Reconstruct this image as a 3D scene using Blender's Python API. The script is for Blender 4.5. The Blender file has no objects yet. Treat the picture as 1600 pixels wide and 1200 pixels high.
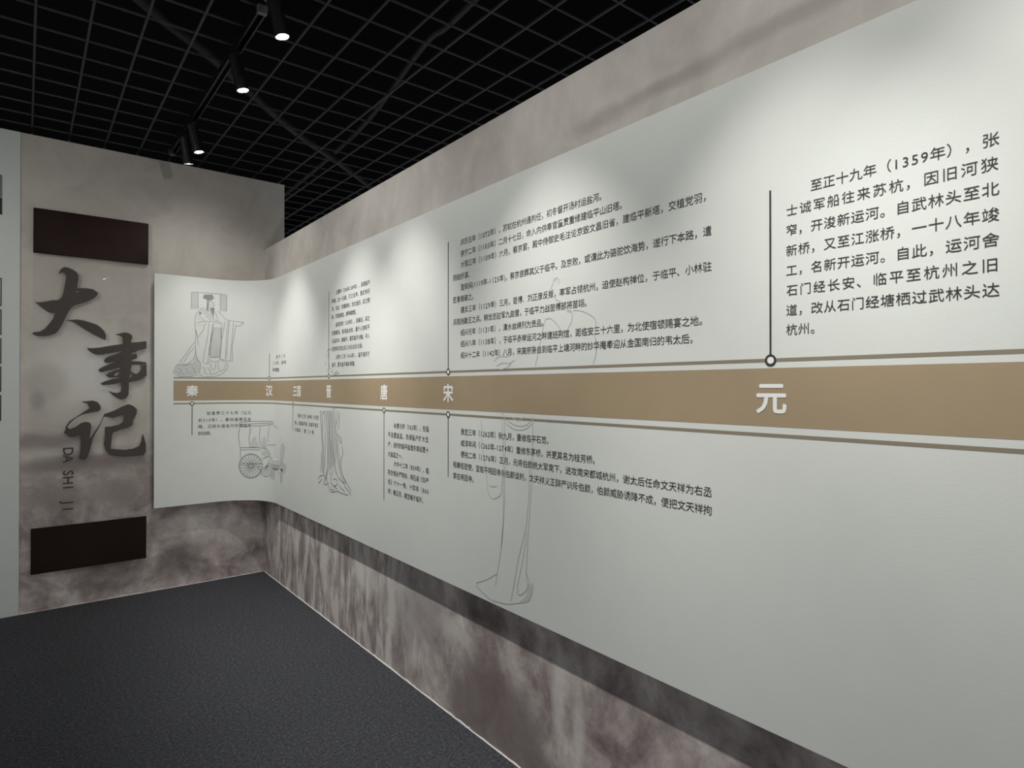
import bpy, bmesh, math, random
from mathutils import Vector, Matrix
from mathutils.geometry import tessellate_polygon

C = bpy.context.scene.collection
SC = bpy.context.scene
random.seed(7)
R_ = math.radians

# ------------------------------------------------------------------ camera
EYE = 1.45
cd = bpy.data.cameras.new('camera')
cd.sensor_width = 36.0
cd.sensor_fit = 'HORIZONTAL'
cd.lens = 965.42 / 1600 * 36.0
cd.clip_start = 0.02
cam = bpy.data.objects.new('camera', cd)
cam.location = (0, 0, EYE)
cam.rotation_euler = (R_(90 + 0.2886), 0, R_(-38.2609))
C.objects.link(cam)
SC.camera = cam

# ------------------------------------------------------------------ world, exposure
w = bpy.data.worlds.new('world')
SC.world = w
w.use_nodes = True
w.node_tree.nodes['Background'].inputs[0].default_value = (0.93, 0.97, 1.0, 1)
w.node_tree.nodes['Background'].inputs[1].default_value = 0.38
SC.view_settings.view_transform = 'Standard'
SC.view_settings.look = 'None'
SC.view_settings.exposure = 0.42
SC.view_settings.gamma = 1.0
SC.view_settings.use_curve_mapping = False
SC.cycles.use_denoising = True
SC.cycles.max_bounces = 8

WATT = 69.0          # power of one track spotlight
WARM = (1.0, 0.99, 0.945)

# ------------------------------------------------------------------ helpers
def link(o, parent=None):
    C.objects.link(o)
    if parent is not None:
        o.parent = parent
    return o

def mesh(name, verts, faces, mat=None, parent=None, smooth=False, loc=None):
    me = bpy.data.meshes.new(name)
    me.from_pydata([tuple(v) for v in verts], [], faces)
    me.update()
    if smooth:
        for p in me.polygons:
            p.use_smooth = True
    if mat:
        me.materials.append(mat)
    o = bpy.data.objects.new(name, me)
    if loc:
        o.location = loc
    return link(o, parent)

def tag(o, label=None, cat=None, group=None, kind=None):
    if label: o['label'] = label
    if cat: o['category'] = cat
    if group: o['group'] = group
    if kind: o['kind'] = kind
    return o

def thing(name, label, cat, loc=(0, 0, 0), group=None):
    o = bpy.data.objects.new(name, None)
    o.empty_display_size = 0.1
    o.location = loc
    link(o)
    return tag(o, label, cat, group)

class Geo:
    def __init__(self):
        self.v = []; self.f = []
    def add(self, vs, fs):
        b = len(self.v)
        self.v += [tuple(v) for v in vs]
        self.f += [tuple(b + i for i in f) for f in fs]
    def box(self, x0, x1, y0, y1, z0, z1):
        self.add([(x0,y0,z0),(x1,y0,z0),(x1,y1,z0),(x0,y1,z0),(x0,y0,z1),(x1,y0,z1),(x1,y1,z1),(x0,y1,z1)],
                 [(0,3,2,1),(4,5,6,7),(0,1,5,4),(1,2,6,5),(2,3,7,6),(3,0,4,7)])
    def lathe(self, prof, n, M=Matrix()):
        """prof: list of (radius, t) with t along local -Z"""
        vs = []
        for r, t in prof:
            for k in range(n):
                a = 2*math.pi*k/n
                vs.append(M @ Vector((r*math.cos(a), r*math.sin(a), -t)))
        fs = []
        for i in range(len(prof)-1):
            for k in range(n):
                k2 = (k+1) % n
                fs.append((i*n+k, i*n+k2, (i+1)*n+k2, (i+1)*n+k))
        self.add(vs, fs)
    def tube(self, pts, r, n=10):
        pts = [Vector(p) for p in pts]
        rings = []
        for i, p in enumerate(pts):
            d = (pts[min(i+1, len(pts)-1)] - pts[max(i-1, 0)]).normalized()
            u = d.cross(Vector((0, 0, 1)))
            if u.length < 1e-4: u = Vector((1, 0, 0))
            u.normalize(); q = d.cross(u)
            rr = r[i] if isinstance(r, (list, tuple)) else r
            rings.append([p + (u*math.cos(2*math.pi*k/n) + q*math.sin(2*math.pi*k/n))*rr for k in range(n)])
        vs = [v for ring in rings for v in ring]
        fs = [(i*n+k, i*n+(k+1) % n, (i+1)*n+(k+1) % n, (i+1)*n+k) for i in range(len(pts)-1) for k in range(n)]
        fs.append(tuple(range(n-1, -1, -1))); fs.append(tuple((len(pts)-1)*n+k for k in range(n)))
        self.add(vs, fs)
    def build(self, name, mat=None, parent=None, smooth=False, bevel=0):
        o = mesh(name, self.v, self.f, mat, parent, smooth)
        if bevel:
            b = o.modifiers.new('bevel', 'BEVEL'); b.width = bevel; b.segments = 2
            b.limit_method = 'ANGLE'
        return o

# ------------------------------------------------------------------ materials
class NT:
    """small wrapper for node building"""
    def __init__(self, name):
        self.m = bpy.data.materials.new(name)
        self.m.use_nodes = True
        self.t = self.m.node_tree
        self.b = self.t.nodes['Principled BSDF']
    def n(self, typ, **kw):
        nd = self.t.nodes.new(typ)
        for k, v in kw.items():
            setattr(nd, k, v)
        return nd
    def l(self, a, b):
        self.t.links.new(a, b)
    def val(self, op, a, b=None, c=None, clamp=False):
        nd = self.n('ShaderNodeMath', operation=op, use_clamp=clamp)
        for i, x in enumerate((a, b, c)):
            if x is None: continue
            if isinstance(x, (int, float)): nd.inputs[i].default_value = x
            else: self.l(x, nd.inputs[i])
        return nd.outputs[0]
    def noise(self, vec, scale, detail=4, rough=0.55, dist=0.0):
        nd = self.n('ShaderNodeTexNoise')
        nd.inputs['Scale'].default_value = scale
        nd.inputs['Detail'].default_value = detail
        nd.inputs['Roughness'].default_value = rough
        nd.inputs['Distortion'].default_value = dist
        if vec is not None: self.l(vec, nd.inputs['Vector'])
        return nd.outputs['Fac']
    def ramp(self, fac, stops):
        nd = self.n('ShaderNodeValToRGB')
        e = nd.color_ramp.elements
        while len(e) < len(stops): e.new(0.5)
        for i, (p, c) in enumerate(stops):
            e[i].position = p
            e[i].color = (c if isinstance(c, tuple) else (c, c, c)) + (1,)
        self.l(fac, nd.inputs[0])
        return nd.outputs[0]
    def mix(self, fac, a, b):
        nd = self.n('ShaderNodeMix', data_type='RGBA')
        for s, x in ((nd.inputs[0], fac), (nd.inputs[6], a), (nd.inputs[7], b)):
            if isinstance(x, (int, float)): s.default_value = x
            elif isinstance(x, tuple): s.default_value = x + (1,)
            else: self.l(x, s)
        return nd.outputs[2]
    def mapped(self, scale=(1, 1, 1), loc=(0, 0, 0)):
        tc = self.n('ShaderNodeNewGeometry')
        mp = self.n('ShaderNodeMapping')
        mp.inputs['Scale'].default_value = scale
        mp.inputs['Location'].default_value = loc
        self.l(tc.outputs['Position'], mp.inputs['Vector'])
        return mp.outputs[0]
    def bump(self, h, strength, dist=0.002):
        nd = self.n('ShaderNodeBump')
        nd.inputs['Strength'].default_value = strength
        nd.inputs['Distance'].default_value = dist
        self.l(h, nd.inputs['Height'])
        self.l(nd.outputs[0], self.b.inputs['Normal'])

def plain(name, col, rough=0.6, metal=0.0, spec=0.5, var=0.06, vs=60):
    t = NT(name)
    f = t.noise(t.mapped(), vs, 3)
    a = tuple(c*(1-var) for c in col); b = tuple(c*(1+var) for c in col)
    t.l(t.mix(f, a, b), t.b.inputs['Base Color'])
    t.b.inputs['Roughness'].default_value = rough
    t.b.inputs['Metallic'].default_value = metal
    t.b.inputs['Specular IOR Level'].default_value = spec
    return t.m

def printed(name, col, rough=0.55, var=0.03, streak=0.0):
    """satin wall covering: the same fine paper grain under every printed colour"""
    t = NT(name)
    f = t.noise(t.mapped((1, 1, 1)), 9, 4)
    a = tuple(c*(1-var) for c in col); b = tuple(min(1, c*(1+var)) for c in col)
    t.l(t.mix(f, a, b), t.b.inputs['Base Color'])
    t.b.inputs['Roughness'].default_value = rough
    t.b.inputs['Specular IOR Level'].default_value = 0.35
    h = t.noise(t.mapped((1, 1, 2.2)), 110, 3, 0.6)
    t.bump(h, 0.10, 0.0015)
    return t.m

M = {}
M['paper'] = printed('panel_paper', (0.74, 0.76, 0.72))
M['tan'] = printed('tan_band_print', (0.385, 0.295, 0.19), var=0.06)
M['olive'] = printed('olive_line_print', (0.27, 0.235, 0.175))
M['ink'] = printed('text_ink', (0.045, 0.043, 0.042))
M['white_ink'] = printed('white_heading_print', (0.90, 0.91, 0.88))
M['sketch'] = printed('sketch_line_print', (0.22, 0.225, 0.22))
M['sketch_tint'] = printed('sketch_tint_print', (0.58, 0.59, 0.58), var=0.10)
M['sketch_dark'] = printed('sketch_shade_print', (0.30, 0.305, 0.30), var=0.15)
M['faint'] = printed('faint_line_print', (0.54, 0.55, 0.535))
M['faint_tint'] = printed('faint_tint_print', (0.58, 0.59, 0.58))
M['edge'] = plain('panel_edge_board', (0.55, 0.55, 0.52), 0.7)
M['brown'] = plain('dark_brown_board', (0.017, 0.0085, 0.0065), 0.7, spec=0.12)
M['brush'] = plain('brush_lettering_brown', (0.075, 0.063, 0.057), 0.6, spec=0.25)
M['board'] = printed('white_display_print', (0.66, 0.70, 0.67))
M['photo_grey'] = plain('grey_photo_print', (0.17, 0.18, 0.16), 0.5, var=0.3, vs=20)
M['black_print'] = plain('black_print', (0.008, 0.008, 0.008), 0.5)
M['black_metal'] = plain('black_painted_metal', (0.010, 0.010, 0.011), 0.42, spec=0.35)
M['cap_grey'] = plain('grey_plastic_cap', (0.16, 0.16, 0.17), 0.5)
M['grid'] = plain('black_grid_paint', (0.054, 0.054, 0.056), 0.6, spec=0.3)
M['void'] = plain('plenum_black', (0.002, 0.002, 0.0025), 0.9, spec=0.1)
M['duct'] = plain('dusty_grey_duct', (0.022, 0.022, 0.022), 0.6, var=0.7, vs=9)
M['caulk'] = plain('white_caulk', (0.55, 0.53, 0.52), 0.7, var=0.3)
M['steel'] = plain('standoff_steel', (0.4, 0.4, 0.4), 0.4, metal=0.8)

def lens_mat():
    t = NT('lamp_lens')
    t.b.inputs['Base Color'].default_value = (0.9, 0.9, 0.9, 1)
    t.b.inputs['Emission Color'].default_value = (1, 0.99, 0.95, 1)
    t.b.inputs['Emission Strength'].default_value = 14.0
    return t.m
M['lens'] = lens_mat()

def acrylic():
    t = NT('clear_acrylic')
    t.t.nodes.remove(t.b)
    out = [n for n in t.t.nodes if n.type == 'OUTPUT_MATERIAL'][0]
    tr = t.n('ShaderNodeBsdfTransparent'); tr.inputs[0].default_value = (0.99, 0.99, 0.988, 1)
    gl = t.n('ShaderNodeBsdfGlossy'); gl.inputs['Roughness'].default_value = 0.006
    fr = t.n('ShaderNodeFresnel'); fr.inputs[0].default_value = 1.49
    mx = t.n('ShaderNodeMixShader')
    ge = t.n('ShaderNodeNewGeometry')
    t.l(t.val('MULTIPLY', fr.outputs[0], t.val('SUBTRACT', 1.0, ge.outputs['Backfacing'])), mx.inputs[0]); t.l(tr.outputs[0], mx.inputs[1]); t.l(gl.outputs[0], mx.inputs[2])
    t.l(mx.outputs[0], out.inputs[0])
    return t.m
M['acrylic'] = acrylic()

def mural(name, horiz, blots, streak):
    """sepia printed mural: fog above, mottled purple brown below; blots = ink and mist shapes of the print.
    horiz: 'x' or 'y' (which world axis runs along the wall)"""
    t = NT(name)
    g = t.n('ShaderNodeNewGeometry')
    sp = t.n('ShaderNodeSeparateXYZ'); t.l(g.outputs['Position'], sp.inputs[0])
    H = sp.outputs[0 if horiz == 'x' else 1]; Z = sp.outputs[2]
    pos = g.outputs['Position']
    wob = t.noise(pos, 3.2, 5, 0.6)
    wob2 = t.noise(t.mapped((1, 1, 1), (7, 3, 5)), 3.6, 5, 0.6)
    # paler, smoother print above; cloudier and darker print below about knee height
    cloud = t.noise(pos, 4.2, 7, 0.62, 0.6)
    fine = t.noise(t.mapped((1, 1, 1), (2, 9, 4)), 17, 5, 0.65)
    zz = t.val('ADD', Z, t.val('MULTIPLY', t.val('SUBTRACT', wob, 0.5), 0.9))
    low = t.n('ShaderNodeMapRange'); low.interpolation_type = 'SMOOTHSTEP'
    t.l(zz, low.inputs[0]); low.inputs[1].default_value = 1.30; low.inputs[2].default_value = 0.50
    lowf = low.outputs[0]
    high = t.ramp(cloud, [(0.30, (0.50, 0.455, 0.41)), (0.5, (0.58, 0.535, 0.485)), (0.72, (0.63, 0.585, 0.535))])
    cl2 = t.val('ADD', t.val('MULTIPLY', cloud, 0.75), t.val('MULTIPLY', fine, 0.25))
    lowc = t.ramp(cl2, [(0.33, (0.19, 0.15, 0.145)), (0.42, (0.32, 0.265, 0.255)), (0.50, (0.46, 0.395, 0.38)), (0.62, (0.70, 0.635, 0.61))])
    if streak:
        # the print is pulled into vertical streaks toward the far corner
        sv = t.mapped((1, 2.9, 0.9) if horiz == 'y' else (2.9, 1, 0.9))
        st = t.noise(sv, 3.4, 6, 0.66, 0.35)
        sc_ = t.ramp(st, [(0.34, (0.17, 0.132, 0.128)), (0.43, (0.33, 0.275, 0.265)), (0.50, (0.50, 0.44, 0.42)), (0.58, (0.76, 0.72, 0.68))])
        mr = t.n('ShaderNodeMapRange'); mr.interpolation_type = 'SMOOTHSTEP'
        t.l(t.val('ADD', H, t.val('MULTIPLY', t.val('SUBTRACT', wob2, 0.5), 1.0)), mr.inputs[0])
        mr.inputs[1].default_value = 2.35; mr.inputs[2].default_value = 3.0
        mrf = t.val('MULTIPLY', mr.outputs[0], 0.72)
        lowc = t.mix(mrf, lowc, sc_)
        st2 = t.noise(t.mapped((1, 1.6, 1.3)), 2.6, 6, 0.62, 0.4)
        high = t.mix(0.55, high, t.ramp(st2, [(0.3, (0.38, 0.34, 0.315)), (0.55, (0.58, 0.54, 0.505)), (0.7, (0.70, 0.66, 0.62))]))
    col = t.mix(lowf, high, lowc)
    for (ch, cz, rh, rz, c, a, soft, wb_) in blots:
        dh = t.val('DIVIDE', t.val('ADD', t.val('SUBTRACT', H, ch), t.val('MULTIPLY', t.val('SUBTRACT', wob, 0.5), wb_)), rh)
        dz = t.val('DIVIDE', t.val('ADD', t.val('SUBTRACT', Z, cz), t.val('MULTIPLY', t.val('SUBTRACT', wob2, 0.5), wb_)), rz)
        d = t.val('SQRT', t.val('ADD', t.val('MULTIPLY', dh, dh), t.val('MULTIPLY', dz, dz)))
        mr = t.n('ShaderNodeMapRange'); mr.interpolation_type = 'SMOOTHSTEP'
        t.l(d, mr.inputs[0]); mr.inputs[1].default_value = 1.0 + soft; mr.inputs[2].default_value = 1.0 - soft
        col = t.mix(t.val('MULTIPLY', mr.outputs[0], a), col, c)
    t.l(col, t.b.inputs['Base Color'])
    t.b.inputs['Roughness'].default_value = 0.7
    t.b.inputs['Specular IOR Level'].default_value = 0.2
    t.bump(t.noise(pos, 220, 2), 0.15, 0.001)
    return t.m

DK = (0.14, 0.113, 0.11); MD = (0.32, 0.27, 0.255); LT = (0.76, 0.72, 0.68)
M['mural_back'] = mural('mural_print_back', 'x', [
    (0.36, 1.56, 0.28, 0.24, (0.80, 0.78, 0.74), 0.85, 0.8, 0.05),
    (0.065, 1.365, 0.04, 0.065, MD, 0.6, 0.6, 0.05),
    (0.12, 1.10, 0.24, 0.05, MD, 0.95, 0.7, 0.10),
    (0.28, 0.94, 0.36, 0.05, MD, 0.95, 0.7, 0.10),
    (0.11, 1.48, 0.11, 0.12, (0.40, 0.36, 0.335), 0.4, 0.4, 0.02),
    (0.20, 0.72, 0.30, 0.10, (0.36, 0.31, 0.29), 0.6, 0.8, 0.2),
    (0.55, 0.70, 0.16, 0.12, MD, 0.6, 0.7, 0.2),
    (0.90, 0.20, 0.13, 0.13, DK, 0.65, 0.5, 0.12),
    (0.45, 0.16, 0.20, 0.12, DK, 0.55, 0.5, 0.14),
    (0.98, 0.43, 0.20, 0.13, LT, 0.35, 0.7, 0.12),
    (1.25, 0.34, 0.12, 0.14, LT, 0.35, 0.7, 0.10),
], False)
M['mural_right'] = mural('mural_print_right', 'y', [
    (2.02, 0.02, 0.34, 0.33, (0.21, 0.17, 0.162), 0.82, 0.28, 0.26),
    (1.62, 0.36, 0.030, 0.14, LT, 0.6, 0.6, 0.05),
    (1.52, 0.26, 0.026, 0.12, LT, 0.55, 0.6, 0.04),
    (2.30, 0.38, 0.15, 0.05, LT, 0.5, 0.6, 0.10),
    (2.62, 0.37, 0.26, 0.16, (0.461, 0.435, 0.416), 0.5, 0.6, 0.12),
    (3.18, 0.40, 0.12, 0.11, LT, 0.55, 0.5, 0.10),
    (1.12, 2.345, 0.16, 0.022, MD, 0.6, 0.7, 0.05),
    (1.40, 2.33, 0.14, 0.03, MD, 0.5, 0.7, 0.08),
    (0.80, 2.365, 0.22, 0.02, MD, 0.5, 0.7, 0.05),
], True)

def carpet():
    t = NT('charcoal_carpet')
    p = t.mapped()
    a = t.noise(p, 260, 3, 0.7)
    b = t.noise(t.mapped((1, 1, 1), (3, 1, 2)), 70, 4, 0.75)
    c = t.noise(p, 2.0, 3)
    f = t.val('ADD', t.val('MULTIPLY', a, 0.68), t.val('MULTIPLY', b, 0.32))
    col = t.ramp(f, [(0.36, (0.008, 0.008, 0.010)), (0.48, (0.034, 0.035, 0.040)), (0.57, (0.085, 0.088, 0.098)), (0.68, (0.26, 0.265, 0.285))])
    col = t.mix(t.val('MULTIPLY', c, 0.35), col, (0.024, 0.025, 0.029))
    # stray lint
    v = t.n('ShaderNodeTexVoronoi'); v.inputs['Scale'].default_value = 6.0; t.l(p, v.inputs['Vector'])
    lint = t.val('LESS_THAN', v.outputs['Distance'], 0.018)
    col = t.mix(t.val('MULTIPLY', lint, 0.7), col, (0.45, 0.44, 0.42))
    t.l(col, t.b.inputs['Base Color'])
    t.b.inputs['Roughness'].default_value = 0.95
    t.b.inputs['Specular IOR Level'].default_value = 0.1
    t.bump(f, 0.35, 0.003)
    return t.m
M['carpet'] = carpet()

# ------------------------------------------------------------------ the setting
WX = 1.4877      # face of the right wall
BY = 5.0404      # face of the back wall
WT = 2.536       # top of the right wall
BT = 3.079       # top of the back wall
def struct(name, geo, mat):
    return tag(geo.build(name, mat), kind='structure')

g = Geo(); g.box(-4.5, WX + 0.15, -6.0, BY + 0.15, -0.05, 0.0)
struct('floor', g, M['carpet'])
g = Geo(); g.box(-4.5, 1.639, BY, BY + 0.15, 0.0, BT)
struct('wall_back', g, M['mural_back'])
g = Geo(); g.box(WX, 1.639, -6.0, BY, 0.0, WT)
struct('wall_right', g, M['mural_right'])

# open-cell ceiling grid, 20 cm cells
CZ = 3.124
g = Geo()
for k in range(-23, 27):
    x = 0.033 + 0.2*k
    g.box(x - 0.0050, x + 0.0050, -5.8, 9.6, CZ, CZ + 0.010)
for k in range(-43, 33):
    y = 3.022 + 0.2*k
    g.box(-4.6, 5.3, y - 0.0032, y + 0.0032, CZ + 0.001, CZ + 0.009)
struct('ceiling', g, M['grid'])
g = Geo(); g.box(-4.8, 5.6, -6.2, 10.0, 4.15, 4.25)
g.box(-4.8, -4.7, -6.2, 10.0, CZ - 0.03, 4.15); g.box(-4.7, 5.5, -6.2, -6.1, CZ - 0.03, 4.15)  # side skirts added to keep world light out of the plenum
g.box(5.5, 5.6, -6.2, 10.0, 0.0, 4.15); g.box(-4.7, 5.5, 9.9, 10.0, 0.0, 4.15)  # unseen far skirts reach the floor, added to stop world light leaking in
struct('ceiling_slab_light_block', g, M['void'])

# ragged pale caulk line where the walls meet the carpet
def caulk(name, along, a, b, fixed, sgn):
    g = Geo(); t = a
    prev = 0.005
    while t < b:
        n = min(b, t + random.uniform(0.015, 0.05))
        h = random.choice([0.0005, 0.0005, 0.002, 0.004, 0.006, 0.003])
        if along == 'x':
            q = [(t, fixed, 0), (n, fixed, 0), (n, fixed, h), (t, fixed, prev)]
            q2 = [(x, fixed + sgn*0.006, 0) if z == 0 else (x, fixed + sgn*0.002, z) for x, _, z in q]
        else:
            q = [(fixed, t, 0), (fixed, n, 0), (fixed, n, h), (fixed, t, prev)]
            q2 = [(fixed + sgn*0.006, y, 0) if z == 0 else (fixed + sgn*0.002, y, z) for _, y, z in q]
        g.add(q2, [(0, 1, 2, 3)])
        g.add([q2[3], q2[2], q[2], q[3]], [(0, 1, 2, 3)])
        prev = h; t = n
    return struct(name, g, M['caulk'])
caulk('trim_1', 'y', 0.2, BY, WX, -1)
caulk('trim_2', 'x', -0.02, WX, BY, -1)

# ------------------------------------------------------------------ long timeline panel, bent round the corner
X0 = 0.7157; PX = 1.4519; QY = 4.9733; RAD = 0.35
L1 = PX - RAD - X0; LA = RAD*math.pi/2
LEN = L1 + LA + (QY - RAD) + 1.6          # runs on past the camera
ZB, ZT = 0.597, 2.2535
def pt(s, z, off=0.0):
    """panel coordinate (metres along its face, height) to the room; off is outward from the face"""
    if s < L1:
        return (X0 + s, QY - off, z)
    if s < L1 + LA:
        a = (s - L1)/RAD; r = RAD - off
        return (PX - RAD + r*math.sin(a), QY - RAD + r*math.cos(a), z)
    return (PX - off, QY - RAD - (s - L1 - LA), z)
def samples(a, b):
    ss = [a] + [L1 + LA*k/32 for k in range(33) if a < L1 + LA*k/32 < b] + [b]
    return ss
def strip(g, a, b, z0, z1, off):
    ss = samples(a, b)
    vs = []
    for s in ss:
        vs += [pt(s, z0, off), pt(s, z1, off)]
    g.add(vs, [(2*i, 2*i+2, 2*i+3, 2*i+1) for i in range(len(ss)-1)])

panel = thing('timeline_panel', 'long white printed timeline panel with a tan band, curving round the room corner', 'wall panel', pt(L1 + LA, ZB))
PM = Matrix.Translation(-panel.location)
def pchild(o):
    o.parent = panel
    o.matrix_parent_inverse = PM
    return o
TH = 0.010
g = Geo(); ss = samples(0, LEN); n = len(ss)
vs = []
for s in ss:
    vs += [pt(s, ZB), pt(s, ZT), pt(s, ZT, -TH), pt(s, ZB, -TH)]
fs = []
for i in range(n-1):
    a, b = 4*i, 4*i+4
    for k in range(4):
        k2 = (k+1) % 4
        fs.append((a+k, b+k, b+k2, a+k2))
fs += [(0, 1, 2, 3), (4*n-1, 4*n-2, 4*n-3, 4*n-4)]
g.add(vs, fs)
body = pchild(g.build('panel_sheet', M['paper']))
# standoffs that hold the sheet off the walls
for s in (0.15, 1.5, 2.7, 3.9, 5.1, 6.3):
    for z in (ZB + 0.25, ZT - 0.25):
        p = pt(s, z, -TH)
        g = Geo()
        if s < L1: g.box(p[0]-0.015, p[0]+0.015, p[1], BY, z-0.015, z+0.015)
        else: g.box(p[0], WX, p[1]-0.015, p[1]+0.015, z-0.015, z+0.015)
        pchild(g.build('standoff', M['steel']))

g = Geo(); strip(g, 0.120, LEN, EYE - 0.098, EYE + 0.047, 0.0003)
tag(pchild(g.build('timeline_band', M['tan'])), 'broad tan band carrying the dynasty names')
for z0, z1 in ((0.0620, 0.0710), (-0.1240, -0.1150)):
    g = Geo(); strip(g, 0.120, LEN, EYE + z0, EYE + z1, 0.0003)
    pchild(g.build('border_line', M['olive']))

# ---- lettering
_gl = {}
def glyphs(chars, bold=0.0):
    new = [c for c in dict.fromkeys(chars) if (c, bold) not in _gl and c not in ' \u3000']
    tmp = []
    for c in new:
        cu = bpy.data.curves.new('g', 'FONT'); cu.body = c; cu.size = 1; cu.resolution_u = 3; cu.offset = 0.0
        o = bpy.data.objects.new('g', cu); C.objects.link(o); tmp.append((c, o, cu))
    dg = bpy.context.evaluated_depsgraph_get()
    for c, o, cu in tmp:
        ev = o.evaluated_get(dg); me = ev.to_mesh()
        _gl[(c, bold)] = ([(v.co.x, v.co.y) for v in me.vertices], [tuple(p.vertices) for p in me.polygons])
        ev.to_mesh_clear()
    for c, o, cu in tmp:
        bpy.data.objects.remove(o); bpy.data.curves.remove(cu)
def wt(c):
    if ord(c) < 128: return {'-': 0.42, '(': 0.36, ')': 0.36}.get(c, 0.60)
    return 1.0
def set_line(g, text, s0, s1, z, em, place, bold=0.0):
    glyphs(text, bold)
    W = sum(wt(c) for c in text)
    k = (s1 - s0)/W if s1 is not None else em
    x = s0
    for c in text:
        if c not in ' \u3000':
            vs, fs = _gl[(c, bold)]
            cw = wt(c)*k
            if ord(c) < 128:
                xs = [v[0] for v in vs]; gw = (max(xs) + min(xs))*em
                o = x + (cw - gw)/2
            else:
                o = x + (cw - em)/2
                if c in '，。、': o = x
            if bold:      # heavier weight: the glyph repeated round a small circle
                for q in range(8):
                    dx, dy = bold*em*math.cos(q*math.pi/4), bold*em*math.sin(q*math.pi/4)
                    g.add([place(o + vx*em + dx, z + vy*em + dy, (q+1)*2e-5) for vx, vy in vs], fs)
            g.add([place(o + vx*em, z + vy*em) for vx, vy in vs], fs)
        x += wt(c)*k
def block(lines, em=0.0292, off=0.0008):
    for text, s0, s1, z in lines:
        g = Geo()
        set_line(g, text, s0, s1, EYE + z, em, lambda a, b: pt(a, b, off))
        pchild(g.build('text_line', M['ink']))
def heading(text, s, em=0.083, z=-0.0575, step=0.087):
    g = Geo()
    x = s - (len(text)*step)/2
    for i, c in enumerate(text):
        set_line(g, c, x + i*step + (step-em)/2, None, EYE + z, em, lambda a, b, k=0: pt(a, b, 0.0009 + k), 0.024)
    return pchild(g.build('dynasty_heading', M['white_ink']))
def marker(s, zend, up):
    """ring on a border line with a thin stem"""
    zc = EYE + (0.0665 if up else -0.1195)
    root = Geo(); n = 32
    def ring(r, off, inner=None):
        o = [pt(s + r*math.cos(2*math.pi*k/n), zc + r*math.sin(2*math.pi*k/n), off) for k in range(n)]
        return o
    a, b = ring(0.0148, 0.0010), ring(0.0088, 0.0010)
    root.add(a + b, [(k, (k+1) % n, n + (k+1) % n, n + k) for k in range(n)])
    sg = 1 if up else -1
    z0, z1 = sorted((zc + sg*0.013, EYE + zend))
    root.add([pt(s-0.0024, z0, 0.0010), pt(s+0.0024, z0, 0.0010), pt(s+0.0024, z1, 0.0010), pt(s-0.0024, z1, 0.0010)], [(0, 1, 2, 3)])
    o = pchild(root.build('event_marker', M['ink']))
    d = Geo(); d.add(ring(0.0090, 0.0009), [tuple(range(n))])
    c = d.build('ring_centre', M['white_ink'], o)
    c.matrix_parent_inverse = Matrix.Identity(4)
    c.location = (0, 0, 0)
    return o

for t_, s_ in (('秦', 0.242), ('汉', 0.820), ('三国', 1.360), ('晋', 1.920), ('唐', 2.656), ('宋', 3.269), ('元', 4.755)):
    heading(t_, s_, 0.083 if len(t_) == 1 else 0.080, step=0.087 if len(t_) == 1 else 0.080)
for s_, z_, u_ in ((0.241, -0.350, False), (0.820, 0.251, True), (1.283, -0.299, False), (1.920, 0.580, True),
                   (2.656, -0.581, False), (3.269, 0.633, True), (3.269, -0.390, False), (4.754, 0.488, True)):
    marker(s_, z_, u_)

block([('始皇帝三十七年（公元', 0.337, 0.652, -0.204), ('前210年），秦始皇南巡会', 0.280, 0.652, -0.254),
       ('稽，沿陵水道自丹阳经临平', 0.280, 0.652, -0.301), ('到钱唐。', 0.280, 0.386, -0.351)])
block([('熹平二年', 0.910, 1.126, 0.211), ('（173年），临平湖', 0.846, 1.135, 0.166), ('草秽壅塞。', 0.856, 1.015, 0.116)])
block([('赤乌十二年（249年）六月宝', 1.378, 1.754, -0.203), ('鼎，出现临平湖，故临平湖又', 1.319, 1.754, -0.253),
       ('名鼎湖，“鼎”之一称。', 1.319, 1.710, -0.300)])
block([('太康年（280年-289年），吴郡临平', 2.027, 2.490, 0.552), ('岸崩，出一石鼓，打之无声。晋武帝问', 1.964, 2.488, 0.506),
       ('华，华曰：取蜀桐材，刻为鱼形，扣之则', 1.964, 2.488, 0.457), ('鸣。于是如其言，果声闻数里。', 1.964, 2.330, 0.410),
       ('咸和四年（329年），苏峻反，吴之', 2.024, 2.488, 0.360), ('克建康后，陷海盐余杭，遣千人掠临平', 1.964, 2.488, 0.313),
       ('众起兵讨，据临平，督军临平讨贼，平人', 1.964, 2.488, 0.265), ('范明率宗党五百人与众合兵讨敌。', 1.964, 2.420, 0.217),
       ('义熙十二年（416年），临平湖开于', 2.024, 2.488, 0.168), ('湖平，夏为临平湖水草塞。', 1.964, 2.320, 0.122)])
block([('永泰元年（765年），在临', 2.763, 3.106, -0.203), ('平设置盐监，劝课盐户扩大生', 2.699, 3.104, -0.251),
       ('产，当时的临平盐是东南设置十', 2.699, 3.104, -0.300), ('大盐监之一。', 2.699, 2.868, -0.349),
       ('大中十二年（859年），临', 2.763, 3.106, -0.394), ('院方僧永严院井，得石函《华严', 2.699, 3.104, -0.441),
       ('经》六十一卷。十四年（860', 2.699, 3.104, -0.489), ('年）春正月，建宝幢于临平。', 2.699, 3.072, -0.537)])
E3 = 4.588
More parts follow.
